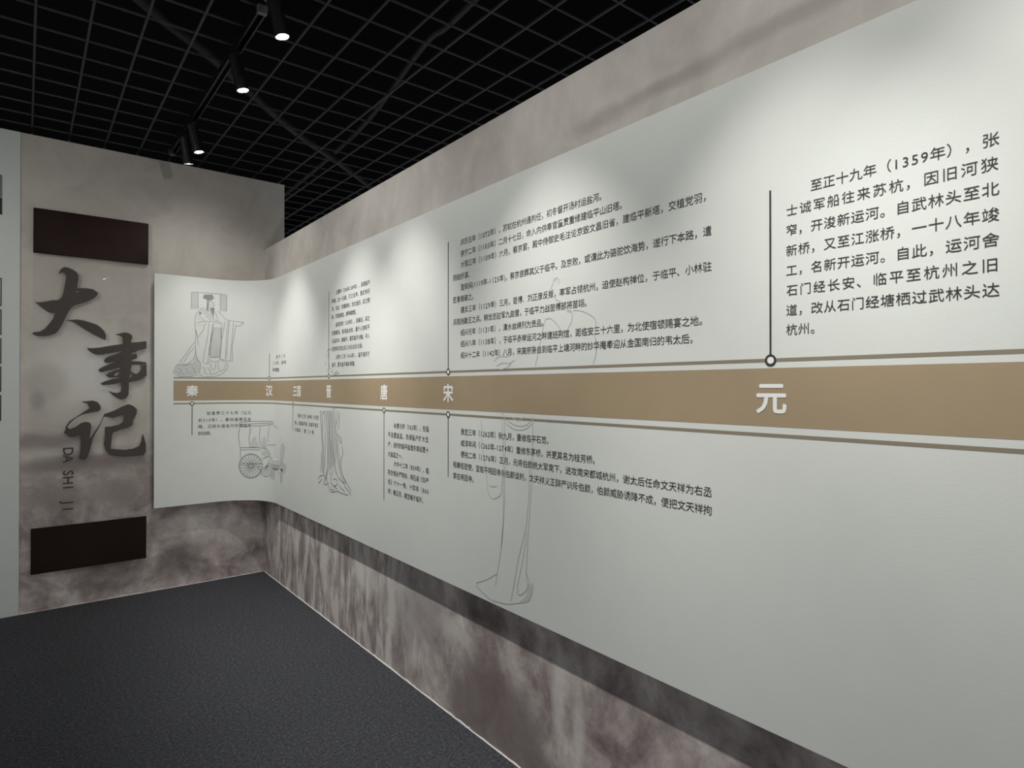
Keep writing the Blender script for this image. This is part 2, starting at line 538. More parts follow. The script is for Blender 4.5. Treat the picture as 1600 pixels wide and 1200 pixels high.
block([('庆历五年（1072年），苏轼在杭州通判任，初冬督开汤村运盐河。', 3.367, 4.200, 0.603),
       ('崇宁二年（1103年）二月十七日，命入内供奉官童贯重修建临平山旧塔。', 3.367, 4.287, 0.555),
       ('大观三年（1109年）六月，蔡京罢，殿中侍御史毛注论京毁文昌旧省，建临平新塔，交植党羽，', 3.367, E3, 0.508),
       ('阴结奸谋。', 3.308, 3.452, 0.459),
       ('宣和间(1119年-1125年)，蔡京尝葬其父于临平。及京败，或谓此为骆驼饮海势，遂行下本路，遣', 3.367, E3, 0.412),
       ('匠者凿破之。', 3.308, 3.480, 0.364),
       ('建炎三年（1129年）三月，苗傅、刘正彦反叛，率军占领杭州，迫使赵构禅位，于临平、小林驻', 3.367, E3, 0.316),
       ('兵阻挡勤王之兵。韩世忠驻军九曲营，于临平力战苗傅部将苗翊。', 3.309, 4.133, 0.268),
       ('绍兴元年（1131年），清水丝绵列为贡品。', 3.367, 3.918, 0.220),
       ('绍兴八年（1138年），于临平赤岸运河之畔建班荆馆，距临安三十六里，为北使宿顿赐宴之地。', 3.367, 4.575, 0.172),
       ('绍兴十二年（1142年）八月，宋高宗亲自到临平上塘河畔的妙华庵奉迎从金国南归的韦太后。', 3.367, 4.545, 0.124)])
block([('景定三年（1262年）秋九月，重修临平石笕。', 3.368, 3.945, -0.199),
       ('咸淳年间（1265年-1274年）重修东茅桥，并更其名为桂芳桥。', 3.368, 4.170, -0.247),
       ('德祐二年（1276年）正月，元将伯颜统大军南下，进攻南宋都城杭州，谢太后任命文天祥为右丞', 3.368, E3, -0.294),
       ('相兼枢密使，至临平明因寺与伯颜谈判，文天祥义正辞严训斥伯颜，伯颜威胁诱降不成，便把文天祥拘', 3.308, E3, -0.343),
       ('禁在明因寺。', 3.308, 3.482, -0.391)])
block([('至正十九年（1359年），张', 4.853, 5.214, 0.463), ('士诚军船往来苏杭，因旧河狭', 4.793, 5.214, 0.416),
       ('窄，开浚新运河。自武林头至北', 4.793, 5.214, 0.368), ('新桥，又至江涨桥，一十八年竣', 4.793, 5.214, 0.319),
       ('工，名新开运河。自此，运河舍', 4.793, 5.214, 0.271), ('石门经长安、临平至杭州之旧', 4.793, 5.214, 0.223),
       ('道，改从石门经塘栖过武林头达', 4.793, 5.214, 0.175), ('杭州。', 4.793, 4.882, 0.128)])

# ---- line drawings printed on the panel
EMP_L = [[(0.2355,2.1433),(0.2835,2.1441),(0.3757,2.146),(0.4716,2.1441)],[(0.2355,2.142),(0.2331,2.0188)],[(0.279,2.1424),(0.2794,2.0212)],[(0.4733,2.143),(0.4725,2.0161)],[(0.4293,2.1424),(0.4296,2.0168)],[(0.3526,2.0838),(0.3788,2.0829),(0.3888,2.0603),(0.383,2.042),(0.3796,2.0259)],[(0.3573,2.0621),(0.3789,2.0664)],[(0.3643,2.05),(0.3806,2.0526)],[(0.3124,2.0363),(0.2839,2.009),(0.2614,1.9761),(0.2582,1.9073),(0.2646,1.8329),(0.262,1.7455),(0.2656,1.6895),(0.2765,1.6461),(0.2976,1.6267)],[(0.3124,2.0363),(0.3413,1.9977),(0.3792,1.9517)],[(0.3021,2.0242),(0.3298,1.9842),(0.3658,1.9445)],[(0.3354,2.0382),(0.3645,1.9963),(0.3879,1.9599)],[(0.4111,2.0187),(0.4401,1.9919),(0.4663,1.955),(0.5278,1.9444),(0.5935,1.9399)],[(0.3936,2.0143),(0.4054,1.9802),(0.4112,1.9551)],[(0.5935,1.9399),(0.5792,1.9281),(0.596,1.9296),(0.5688,1.9215),(0.5713,1.9087),(0.5531,1.9135),(0.5351,1.908)],[(0.2644,1.9171),(0.3184,1.9331),(0.3792,1.9372),(0.4345,1.9233)],[(0.3792,1.9517),(0.4345,1.9361),(0.4375,1.9056)],[(0.2783,1.9773),(0.3242,1.9367)],[(0.2671,1.9578),(0.3127,1.9296)],[(0.2729,1.902),(0.3185,1.9049)],[(0.33,1.9245),(0.3129,1.8668),(0.2743,1.8053)],[(0.2651,1.8703),(0.2731,1.8146),(0.2858,1.7539)],[(0.2685,1.8612),(0.2799,1.8212)],[(0.3531,1.9291),(0.3447,1.8245),(0.3203,1.6976),(0.3136,1.6283)],[(0.3851,1.928),(0.3708,1.8259),(0.3537,1.724),(0.3435,1.6215)],[(0.3136,1.6283),(0.3482,1.6197),(0.355,1.642)],[(0.3764,1.9148),(0.3622,1.7875),(0.3567,1.6862)],[(0.4375,1.8992),(0.4407,1.7909),(0.4271,1.6617),(0.4642,1.6523),(0.5139,1.6441)],[(0.4837,1.9525),(0.473,1.856),(0.4642,1.6606)],[(0.4925,1.9465),(0.4823,1.8243),(0.4717,1.6607)],[(0.5201,1.941),(0.5104,1.8315),(0.4992,1.6452)],[(0.5368,1.9222),(0.5281,1.8577),(0.5118,1.7609),(0.5144,1.6454)],[(0.4519,1.9319),(0.4433,1.8804)],[(0.4634,1.9452),(0.4492,1.8551),(0.4406,1.8037)],[(0.391,1.8967),(0.3708,1.8195),(0.3596,1.6737)],[(0.4346,1.8991),(0.4349,1.7907),(0.4265,1.6757)],[(0.3596,1.6724),(0.3887,1.6682),(0.4265,1.6744)],[(0.3741,1.6868),(0.3827,1.7251),(0.3974,1.7002),(0.3799,1.6857)],[(0.2591,1.7827),(0.2172,1.7188),(0.162,1.6295)],[(0.262,1.7455),(0.2228,1.7004),(0.1813,1.6213)],[(0.162,1.6295),(0.1813,1.6213)],[(0.2632,1.733),(0.2622,1.6894),(0.2398,1.6389),(0.1842,1.6035)],[(0.3596,1.6661),(0.3597,1.6421),(0.3947,1.6392),(0.4248,1.645),(0.4271,1.6725)],[(0.3655,1.6359),(0.3668,1.5791),(0.396,1.5783),(0.3982,1.6368)],[(0.4121,1.6403),(0.4151,1.5927),(0.4355,1.5611)],[(0.4271,1.6553),(0.4817,1.6334),(0.4795,1.586),(0.4367,1.542),(0.3903,1.5275),(0.3254,1.5268)],[(0.4701,1.6255),(0.4586,1.5998),(0.4644,1.587),(0.4355,1.5675)],[(0.2976,1.6267),(0.2965,1.5966),(0.2864,1.5464),(0.3196,1.523)],[(0.3022,1.5967),(0.3309,1.5847),(0.3195,1.5594),(0.3426,1.5408)],[(0.1239,1.5747),(0.1456,1.6168),(0.1952,1.6038),(0.2398,1.6234)],[(0.1185,1.5685),(0.1267,1.5442),(0.1569,1.5249),(0.201,1.5267),(0.2401,1.5258),(0.2853,1.5432)],[(0.1457,1.5873),(0.1732,1.5694),(0.1623,1.5508),(0.201,1.5421)],[(0.1953,1.5883),(0.2176,1.564),(0.2009,1.5575),(0.2401,1.5457)],[(0.2399,1.5954),(0.2625,1.571),(0.2457,1.5582),(0.2739,1.5493)],[(0.1294,1.5564),(0.1567,1.563),(0.1513,1.5384)],[(0.3424,1.5975),(0.3657,1.5601),(0.3542,1.541),(0.3949,1.5479),(0.4239,1.5673)]]
EMP_T = [[(0.2366,2.1396),(0.2779,2.1411),(0.2794,2.0212),(0.2331,2.0188)],[(0.4304,2.14),(0.4722,2.1403),(0.4725,2.0174),(0.4308,2.0188)],[(0.3179,2.1311),(0.3757,2.1365),(0.3863,2.1089),(0.3654,2.09),(0.341,2.0922),(0.3093,2.1064)],[(0.3399,2.094),(0.3526,2.0869),(0.3493,2.0172),(0.3424,2.0098),(0.3355,2.0193)],[(0.3632,2.0417),(0.3912,2.0351),(0.3889,2.0108),(0.3832,1.971),(0.375,1.9907),(0.3609,2.0213)],[(0.3916,1.8955),(0.4346,1.8978),(0.4349,1.7907),(0.4265,1.6757),(0.3608,1.6737),(0.372,1.8196)],[(0.1196,1.5697),(0.1456,1.6155),(0.2398,1.6203),(0.2667,1.6833),(0.2976,1.6279),(0.2898,1.5589),(0.2401,1.5283),(0.1568,1.5274)],[(0.284,1.9996),(0.2982,2.0039),(0.304,1.9917),(0.2954,1.9798),(0.2851,1.9853)]]
CAR_L = [[(0.5632,1.1844),(0.662,1.192),(0.8726,1.1968),(0.8758,1.1744),(0.7129,1.159),(0.572,1.1522),(0.5632,1.1844)],[(0.5669,1.1676),(0.8727,1.1848)],[(0.5648,1.1462),(0.5563,1.0776),(0.5681,0.9935)],[(0.6445,1.1491),(0.6346,1.0619),(0.6402,1.0009)],[(0.6541,1.1476),(0.6463,1.0926)],[(0.7292,1.1563),(0.7203,1.0936),(0.7241,1.016)],[(0.8218,1.1603),(0.8045,1.0962),(0.798,1.0354)],[(0.798,1.0173),(0.9088,1.0237)],[(0.8805,1.1671),(0.9601,1.1486)],[(0.571,0.9935),(0.7224,0.9947),(0.7981,0.9885),(0.8364,0.9394),(0.7412,0.9101)],[(0.571,0.9767),(0.7316,0.9782)],[(0.571,0.9935),(0.5712,0.9156)],[(0.7506,0.9728),(0.8028,0.9298)],[(0.7654,0.9795),(0.8143,0.9418)],[(0.7363,0.9609),(0.7864,0.9213)],[(0.7808,0.9832),(0.8239,0.9499)],[(0.5605,0.8715),(0.7509,0.874)],[(0.7007,0.8569),(0.7184,0.827),(0.7415,0.8128)],[(0.8524,0.9179),(0.9618,0.9345),(1.0301,0.9041)],[(1.0062,1.0851),(1.0512,1.0661)],[(0.8499,0.8651),(0.8477,0.7672)],[(0.8854,0.8605),(0.8827,0.7631)],[(0.9623,0.8681),(0.9582,0.8085)],[(1.026,0.8599),(1.0268,0.7578)],[(1.0639,0.8639),(1.0491,0.7678)],[(0.751,0.8588),(0.7482,0.8381),(0.7399,0.8181),(0.7269,0.7999),(0.7101,0.7845),(0.6908,0.7728),(0.67,0.7654),(0.6488,0.7627),(0.6282,0.7649),(0.6092,0.7718),(0.5924,0.783),(0.5786,0.7979),(0.5683,0.8157),(0.562,0.8355),(0.5598,0.8563),(0.5619,0.877),(0.5681,0.8965),(0.5783,0.914),(0.592,0.9286),(0.6087,0.9396),(0.6277,0.9465),(0.6482,0.949),(0.6694,0.9469),(0.6903,0.9404),(0.7097,0.9299),(0.7265,0.9157),(0.7397,0.8986),(0.748,0.8793),(0.751,0.8588)],[(0.7414,0.8584),(0.7389,0.8393),(0.7315,0.821),(0.7198,0.8044),(0.7046,0.7903),(0.6871,0.7796),(0.6681,0.7728),(0.6488,0.7703),(0.6299,0.7723),(0.6124,0.7786),(0.597,0.7889),(0.5843,0.8026),(0.5749,0.8189),(0.569,0.8371),(0.567,0.8562),(0.5689,0.8751),(0.5747,0.8931),(0.5841,0.9092),(0.5967,0.9226),(0.612,0.9327),(0.6295,0.9391),(0.6483,0.9414),(0.6676,0.9395),(0.6866,0.9335),(0.7042,0.9237),(0.7194,0.9107),(0.7312,0.8949),(0.7388,0.8772),(0.7414,0.8584)],[(0.6597,0.856),(0.6576,0.8492),(0.652,0.845),(0.6451,0.8449),(0.6396,0.849),(0.6375,0.8557),(0.6396,0.8625),(0.6451,0.8667),(0.6519,0.8668),(0.6575,0.8627),(0.6597,0.856)],[(0.8264,0.9325),(0.8426,0.9229),(0.8567,0.9101),(0.8672,0.895),(0.8733,0.878),(0.874,0.8601),(0.8693,0.8421),(0.8598,0.8249),(0.8466,0.8094),(0.8309,0.7967),(0.8137,0.7872),(0.7962,0.7817),(0.7791,0.7804),(0.7633,0.7834),(0.7492,0.7905),(0.7373,0.8012),(0.7281,0.8151),(0.7218,0.8313),(0.7187,0.8491),(0.7188,0.8673),(0.722,0.8852)],[(0.6597,0.8552),(0.7412,0.8525)],[(0.6589,0.8517),(0.7341,0.8262)],[(0.6571,0.8486),(0.7183,0.8027)],[(0.6545,0.8462),(0.6959,0.7844)],[(0.6512,0.8448),(0.6698,0.7732)],[(0.6478,0.8444),(0.6428,0.7705)],[(0.6444,0.8452),(0.6173,0.7764)],[(0.6414,0.847),(0.5955,0.7903)],[(0.6392,0.8497),(0.5791,0.8107)],[(0.6378,0.853),(0.5694,0.8354)],[(0.6375,0.8565),(0.5672,0.8621)],[(0.6383,0.86),(0.5726,0.8881)],[(0.64,0.8631),(0.5853,0.9108)],[(0.6426,0.8655),(0.6042,0.9282)],[(0.6458,0.8669),(0.6278,0.9387)],[(0.6493,0.8673),(0.6543,0.9412)],[(0.6527,0.8665),(0.6812,0.9356)],[(0.6557,0.8647),(0.7061,0.9224)],[(0.658,0.862),(0.726,0.9029)],[(0.6594,0.8588),(0.7383,0.8789)],[(0.7866,0.8607),(0.839,0.9254)],[(0.7866,0.8607),(0.8646,0.8996)],[(0.7866,0.8607),(0.8743,0.8665)],[(0.7866,0.8607),(0.8643,0.8319)],[(0.7866,0.8607),(0.8386,0.8024)],[(0.7866,0.8607),(0.8056,0.7842)],[(0.7866,0.8607),(0.7726,0.7811)],[(0.7866,0.8607),(0.7449,0.7937)],[(0.7866,0.8607),(0.7261,0.8194)]]
CAR_T = [[(0.6309,0.9993),(0.6528,1.0453),(0.6705,1.076),(0.6923,1.0763),(0.694,1.0535),(0.7151,1.0173),(0.7099,0.9943)],[(0.7297,1.0147),(0.7503,1.0625),(0.766,1.0857),(0.7764,1.0633),(0.7937,1.0034),(0.7603,0.996)],[(0.8329,0.8789),(0.8457,0.9099),(0.8818,0.9291),(0.9503,0.9334),(1.0075,0.9203),(1.0258,0.8891),(0.9853,0.8557),(0.9178,0.8398),(0.867,0.8402),(0.8394,0.853)],[(1.0122,0.8936),(1.0856,0.9051),(1.1401,0.9033),(1.1446,0.8723),(1.1015,0.8332),(1.0619,0.8383),(1.0215,0.8594)],[(1.0247,1.0315),(1.0845,1.0554),(1.1219,1.0207),(1.1004,0.9815),(1.0791,0.9002),(1.0032,0.8927),(1.0116,0.9756)],[(0.8343,0.8413),(0.9026,0.8472),(0.8925,0.7715),(0.8674,0.7615),(0.8557,0.7979),(0.8398,0.7665)],[(0.9989,0.8571),(1.0617,0.8636),(1.0491,0.7605),(1.0223,0.7529)]]
ROBE_L = [[(1.7767,1.3035),(1.7923,1.2191),(1.8077,1.1353),(1.8231,1.052),(1.8119,0.9385),(1.8416,0.9136)],[(1.825,1.2375),(1.8076,1.1634),(1.8378,1.0756),(1.8461,0.9141)],[(1.8512,1.3001),(1.8667,1.1558),(1.8644,1.0442),(1.8532,0.954)],[(1.8731,1.3064),(1.8956,1.1686),(1.9034,1.0586),(1.8968,0.9474),(1.839,0.8518)],[(1.9447,1.3085),(1.9243,1.1428),(1.9177,1.0487),(1.9182,0.9606),(1.8682,0.8721)],[(1.9092,1.3074),(1.9268,1.2144),(1.9459,1.0839),(1.9534,0.997),(1.9369,0.9296)],[(1.9658,1.3037),(1.9735,1.1623),(1.9879,1.0872),(2.009,1.0024),(2.0367,0.9352)],[(1.9796,1.3313),(1.9939,1.2557),(2.0147,1.2242),(2.0217,1.1922)],[(2.0045,1.3309),(2.0103,1.2726),(2.0351,1.2306)],[(2.055,1.3118),(2.0553,1.2583),(2.0216,1.2138)],[(2.0818,1.302),(2.0782,1.2326),(2.0623,1.2051)],[(1.9527,1.1282),(1.9881,1.0438),(2.0229,0.9606),(2.0637,0.9168),(2.1559,0.8898)],[(1.9315,1.1378),(1.9672,1.042),(1.9885,0.957),(1.9748,0.9229)],[(2.0217,1.1814),(2.109,1.1494),(2.1158,1.1182),(2.076,1.1366),(2.0354,1.1661)],[(2.0149,1.1864),(2.0623,1.1998)],[(2.0491,1.1401),(2.0764,1.0514),(2.09,0.9889),(2.1166,0.944),(2.1942,0.8955),(2.2519,0.8607)],[(2.0287,1.1549),(2.0522,1.0707),(2.0701,0.9869),(2.1036,0.9267),(2.1688,0.8872)],[(2.1158,1.1076),(2.1369,1.0776),(2.1162,1.0337),(2.0966,1.0001),(2.1298,0.935),(2.1841,0.8933)],[(2.1559,0.8804),(2.2495,0.8409)],[(1.7488,0.872),(1.7791,0.8943),(1.8534,0.9082),(1.8711,0.8863)],[(1.749,0.8453),(1.7913,0.8629),(1.8092,0.8791)],[(1.8391,0.849),(1.9116,0.8596),(1.9289,0.8244),(1.9712,0.818),(2.0668,0.8372),(2.1067,0.8308),(2.2097,0.8323)],[(1.9397,0.9289),(1.9707,0.9159),(1.9428,0.881),(1.9849,0.8643)],[(1.9889,0.8963),(2.0395,0.9076),(2.0612,0.8792),(1.9988,0.8541)],[(1.9682,0.8666),(2.0533,0.8461)],[(1.9542,0.8523),(1.9473,0.8323),(2.0099,0.835)],[(2.0773,0.8758),(2.1039,0.858),(2.1496,0.8534),(2.1626,0.8394)],[(1.8366,1.2873),(1.8599,1.3104),(1.8218,1.279)],[(1.897,0.9032),(1.8828,0.8738),(1.9259,0.8625)],[(1.8082,1.0508),(1.8012,0.9712),(1.794,0.914)],[(1.8929,1.6709),(1.9232,1.6797),(1.9532,1.6797)],[(1.9081,1.6658),(1.9159,1.6289),(1.9276,1.5629)],[(1.8549,1.5868),(1.8837,1.608)],[(1.8744,1.542),(1.9049,1.5634)],[(1.9314,1.5555),(1.9538,1.5623)],[(1.9873,1.5255),(2.0505,1.5458)],[(2.0056,1.518),(2.0772,1.5368)],[(1.8835,1.6301),(1.87,1.6454)],[(1.9688,1.533),(1.9595,1.544),(1.9871,1.5507)]]
ROBE_T = [[(1.8687,1.3062),(1.9658,1.3091),(2.0217,1.1922),(2.0521,1.0921),(2.0362,1.0157),(1.9396,0.9519),(1.8965,1.0027),(1.8956,1.1686)],[(1.7767,1.3035),(1.8217,1.3048),(1.8407,1.0758),(1.8416,0.9192),(1.8119,0.9385),(1.8201,1.0517)]]
TALL_L = [[(3.6461,1.3546),(3.6722,1.3436),(3.6756,1.2059),(3.6726,1.0087),(3.663,0.9086),(3.6468,0.8064),(3.6254,0.722),(3.6137,0.6692)],[(3.6593,1.3333),(3.6643,1.1655),(3.6646,0.9483),(3.6533,0.8276)],[(3.5176,1.3174),(3.5267,1.1938),(3.5532,1.1141),(3.562,1.0334),(3.5776,1.0131),(3.6083,1.0094),(3.6514,1.0334),(3.6595,1.1255)],[(3.5707,1.0651),(3.5878,1.055),(3.6249,1.0637)],[(3.6787,1.3124),(3.731,1.2896),(3.7919,1.2911),(3.8403,1.317)],[(3.6835,1.3244),(3.7372,1.3054),(3.7949,1.3045),(3.8403,1.331)],[(3.7184,1.3336),(3.7571,1.3227),(3.7948,1.3404)],[(3.8417,1.3496),(3.8389,1.2191),(3.8318,1.0692),(3.8129,0.8978),(3.8027,0.764),(3.8116,0.7192)],[(3.8215,1.1802),(3.8216,1.0679),(3.8026,0.9335),(3.7576,0.8107),(3.7315,0.7086),(3.7113,0.6356)],[(3.807,0.9154),(3.7803,0.7967),(3.747,0.6933)],[(3.6254,0.722),(3.5538,0.6795),(3.4734,0.6462),(3.5186,0.6244),(3.5884,0.6072),(3.6875,0.6194),(3.7532,0.6413),(3.8175,0.6646),(3.8393,0.7076),(3.8407,0.7396)],[(3.8027,0.764),(3.8233,0.7409),(3.8101,0.7095),(3.7744,0.6756),(3.747,0.6741),(3.7577,0.696)],[(3.8531,1.5263),(3.8729,1.5718),(3.8897,1.6353),(3.9063,1.6888),(3.9255,1.6944),(3.9471,1.689),(3.9893,1.6535),(3.9893,1.6287)],[(4.0175,1.7091),(4.0489,1.7027),(4.0464,1.6735),(4.0251,1.6473)],[(4.0489,1.7096),(4.0868,1.7059),(4.1307,1.6882),(4.1584,1.6691),(4.1572,1.6327)],[(4.1504,1.6232),(4.1595,1.5927),(4.1572,1.5514),(4.1435,1.5236)],[(3.853,1.6005),(3.7946,1.5846),(3.7721,1.5714)],[(3.6042,1.553),(3.6376,1.5719),(3.6865,1.565),(3.7182,1.5784)],[(3.621,1.5324),(3.6623,1.5461),(3.7024,1.5381),(3.7369,1.5535)],[(3.6377,1.517),(3.6897,1.5247),(3.7119,1.5378)],[(3.9512,1.8134),(3.9565,1.8287),(3.9696,1.8314),(3.981,1.8228),(3.9841,1.8119)],[(3.9591,1.823),(3.9696,1.823)],[(3.9722,1.8135),(3.98,1.8079)],[(3.9379,1.7937),(3.9433,1.8038),(3.9512,1.8134)],[(3.9591,1.7592),(4.0005,1.7372),(4.0258,1.7138),(4.0456,1.7057)]]
TALL_T = [[(3.8101,0.7095),(3.8407,0.7396),(3.8393,0.6984),(3.8175,0.6646),(3.7578,0.6425),(3.8013,0.679)]]
CH_DA = [[[(0.1729,2.1926),(0.1791,2.2144),(0.1918,2.2343),(0.2046,2.2427),(0.2261,2.24),(0.252,2.2283),(0.2695,2.2143),(0.2791,2.1941),(0.2792,2.1674),(0.2741,2.1349),(0.272,2.108),(0.2961,2.1115),(0.3314,2.1139),(0.3626,2.109),(0.3897,2.0872),(0.3807,2.0674),(0.3628,2.0495),(0.3273,2.0249),(0.292,2.0074),(0.2615,1.9952),(0.2442,1.9805),(0.2271,1.95),(0.2143,1.9174),(0.2016,1.8848),(0.1889,1.8524),(0.172,1.8199),(0.1552,1.799),(0.126,1.786),(0.0928,1.7791),(0.064,1.7801),(0.0436,1.7868),(0.0355,1.7966),(0.0436,1.8022),(0.0762,1.8092),(0.1009,1.8288),(0.1257,1.8641),(0.1444,1.8967),(0.1548,1.934),(0.138,1.9354),(0.1129,1.9413),(0.088,1.9627),(0.0695,1.9793),(0.051,1.9983),(0.0756,1.9979),(0.1044,2.0055),(0.1335,2.0149),(0.1671,2.0199),(0.184,2.0335),(0.1925,2.0527),(0.2009,2.0904),(0.2071,2.1332),(0.2125,2.1707),(0.2112,2.1944),(0.2005,2.2037),(0.1877,2.2022),(0.1792,2.1934)],[(0.259,2.0775),(0.2742,2.0922),(0.2874,2.0882),(0.2699,2.0785)]],[[(0.208,1.8905),(0.2359,1.8951),(0.2705,1.9001),(0.3056,1.8971),(0.341,1.8861),(0.3769,1.8749),(0.4041,1.8549),(0.4246,1.8289),(0.4338,1.8022),(0.433,1.7694),(0.4088,1.7818),(0.3681,1.8041),(0.3235,1.8312),(0.2925,1.8535),(0.2619,1.8756),(0.2402,1.8847)]]]
CH_SHI = [[[(0.4844,1.8121),(0.5104,1.8187),(0.5367,1.8289),(0.5632,1.8267),(0.5833,1.8148),(0.5891,1.7995),(0.5834,1.7784),(0.579,1.7574),(0.5326,1.7501),(0.5302,1.7965),(0.5105,1.8058)]],[[(0.3259,1.7134),(0.3571,1.7122),(0.3991,1.7179),(0.4501,1.7312),(0.5282,1.7474),(0.5812,1.7601),(0.6261,1.7658),(0.6738,1.7748),(0.6739,1.7248),(0.6262,1.7072),(0.5948,1.6903),(0.524,1.7007),(0.4503,1.6801),(0.4162,1.6714),(0.3782,1.6701),(0.353,1.6818),(0.3364,1.6963)]],[[(0.5304,1.75),(0.579,1.7574),(0.586,1.6692),(0.584,1.5963),(0.5687,1.5181),(0.5687,1.4922),(0.5668,1.3988),(0.5558,1.3756),(0.5272,1.3629),(0.5032,1.3735),(0.4771,1.3917),(0.4469,1.4251),(0.477,1.4122),(0.5031,1.4095),(0.5205,1.4197),(0.5248,1.4455),(0.5224,1.4919),(0.52,1.564),(0.5242,1.626)]],[[(0.429,1.6438),(0.4504,1.6597),(0.4935,1.6765),(0.5284,1.6932),(0.5329,1.6417),(0.4937,1.6252),(0.4505,1.6148),(0.4291,1.6158),(0.4227,1.6284)]],[[(0.5815,1.6769),(0.6083,1.683),(0.6196,1.6651),(0.6129,1.6492),(0.5838,1.6379)]],[[(0.3911,1.5694),(0.4165,1.5876),(0.4591,1.6089),(0.5111,1.6308),(0.5374,1.6263),(0.5816,1.6275),(0.6265,1.6313),(0.6719,1.6246),(0.6743,1.6088),(0.6266,1.6051),(0.5728,1.6039),(0.5331,1.5875),(0.5112,1.5844),(0.4593,1.5655),(0.4166,1.5531),(0.3996,1.5508)]],[[(0.4337,1.5269),(0.4507,1.5475),(0.4938,1.5687),(0.564,1.5803),(0.5642,1.5129),(0.494,1.5173),(0.4551,1.5144)],[(0.4788,1.5325),(0.4939,1.5481),(0.5157,1.5562),(0.5114,1.5407),(0.494,1.525)]],[[(0.5684,1.596),(0.5729,1.5753),(0.5863,1.5547),(0.611,1.5421),(0.6312,1.5554),(0.6425,1.5819),(0.6356,1.6027),(0.6743,1.6088),(0.6759,1.5324),(0.6495,1.5085),(0.6179,1.4951),(0.5732,1.4844),(0.5643,1.4844),(0.5642,1.5155),(0.5842,1.5209),(0.5864,1.5313),(0.5797,1.5442),(0.5731,1.5208),(0.5651,1.5181),(0.5618,1.5855)]],[[(0.402,1.4733),(0.4253,1.4887),(0.4681,1.5043),(0.5289,1.5177),(0.5377,1.5126),(0.5334,1.4842),(0.4941,1.4737),(0.451,1.4659),(0.4169,1.4632)]]]
CH_JI = [[[(0.2943,1.3526),(0.3298,1.356),(0.3625,1.3595),(0.3889,1.3473),(0.4055,1.3192),(0.4036,1.2954),(0.3891,1.2854),(0.3431,1.277),(0.3042,1.2662),(0.2722,1.2476),(0.2405,1.2174),(0.2217,1.1871),(0.2343,1.1711),(0.266,1.1854),(0.298,1.2115),(0.3238,1.2185),(0.3466,1.2098),(0.3532,1.1899),(0.35,1.1584),(0.3437,1.1114),(0.3515,1.111),(0.3763,1.1573),(0.4026,1.2039),(0.4257,1.2669),(0.4762,1.2857),(0.5239,1.3129),(0.5654,1.3325),(0.5935,1.3198),(0.6168,1.2948),(0.6148,1.262),(0.5938,1.2175),(0.5904,1.185),(0.566,1.1696),(0.5176,1.1553),(0.4767,1.1369),(0.47,1.1131),(0.4667,1.0732),(0.4635,1.0292),(0.4975,1.0215),(0.5456,1.0161),(0.5944,1.0213),(0.6296,1.0355),(0.6437,1.0718),(0.6507,1.125),(0.6615,1.0956),(0.6724,1.0454),(0.6726,0.9958),(0.6583,0.972),(0.6157,0.9683),(0.5458,0.9674),(0.4976,0.9747),(0.4569,0.9855),(0.4332,1.0191),(0.4244,1.0595),(0.4296,1.1151),(0.4294,1.179),(0.4697,1.1814),(0.5106,1.192),(0.5346,1.2114),(0.5448,1.2638),(0.5173,1.2524),(0.4763,1.2375),(0.4425,1.2465),(0.4238,1.2478),(0.404,1.1943),(0.3777,1.1398),(0.3614,1.101),(0.3472,1.0324),(0.3311,0.9783),(0.3117,0.9624),(0.2859,0.9736),(0.2921,1.0279),(0.2952,1.0825),(0.2918,1.1335),(0.2662,1.1191),(0.2345,1.1207),(0.203,1.1493),(0.2123,1.172),(0.2122,1.1875),(0.2341,1.2254),(0.2785,1.2591),(0.3171,1.2894),(0.343,1.3085),(0.3299,1.3403),(0.3136,1.3445)]]]
def ribbon(g, pts, wd, off):
    p = [Vector(pts[0])]
    for a, b in zip(pts, pts[1:]):
        a, b = Vector(a), Vector(b)
        k = max(1, int((b-a).length/0.03))
        for i in range(1, k+1):
            p.append(a + (b-a)*i/k)
    # round the corners once
    if len(p) > 2:
        q = [p[0]]
        for a, b in zip(p, p[1:]):
            q += [a*0.75 + b*0.25, a*0.25 + b*0.75]
        q.append(p[-1]); p = q
    vs = []
    m = len(p)
    for i, c in enumerate(p):
        d = p[min(i+1, m-1)] - p[max(i-1, 0)]
        if d.length < 1e-7: d = Vector((1, 0))
        nn = Vector((-d.y, d.x)).normalized()*wd/2
        if i in (0, m-1): nn *= 0.45
        vs += [pt(c.x+nn.x, c.y+nn.y, off), pt(c.x-nn.x, c.y-nn.y, off)]
    g.add(vs, [(2*i, 2*i+1, 2*i+3, 2*i+2) for i in range(m-1)])
def fill(g, loops, place):
    vs = [v for lp in loops for v in lp]
    tri = tessellate_polygon([[Vector((a, b, 0)) for a, b in lp] for lp in loops])
    g.add([place(a, b) for a, b in vs], tri)
def drawing(label, lines, tints, wd, mline, mtint, dark=()):
    g = Geo()
    for l in lines: ribbon(g, l, wd, 0.0006)
    o = tag(pchild(g.build('line_drawing', mline)), label)
    g = Geo()
    for i, tt in enumerate(tints):
        if i not in dark: fill(g, [tt], lambda a, b: pt(a, b, 0.0005))
    g.build('drawing_tint', mtint, o)
    if dark:
        g = Geo()
        for i in dark: fill(g, [tints[i]], lambda a, b: pt(a, b, 0.0005))
        g.build('drawing_shade', M['sketch_dark'], o)
    return o
drawing('fine grey drawing of a robed ruler with arm outstretched', EMP_L, EMP_T, 0.0028, M['sketch'], M['sketch_tint'], (2, 3, 4, 7))
drawing('fine grey drawing of a horse drawn carriage with spoked wheels', CAR_L, CAR_T, 0.0038, M['sketch'], M['sketch_tint'])
drawing('grey drawing of a long pleated robe', ROBE_L, ROBE_T, 0.0048, M['sketch'], M['faint_tint'])
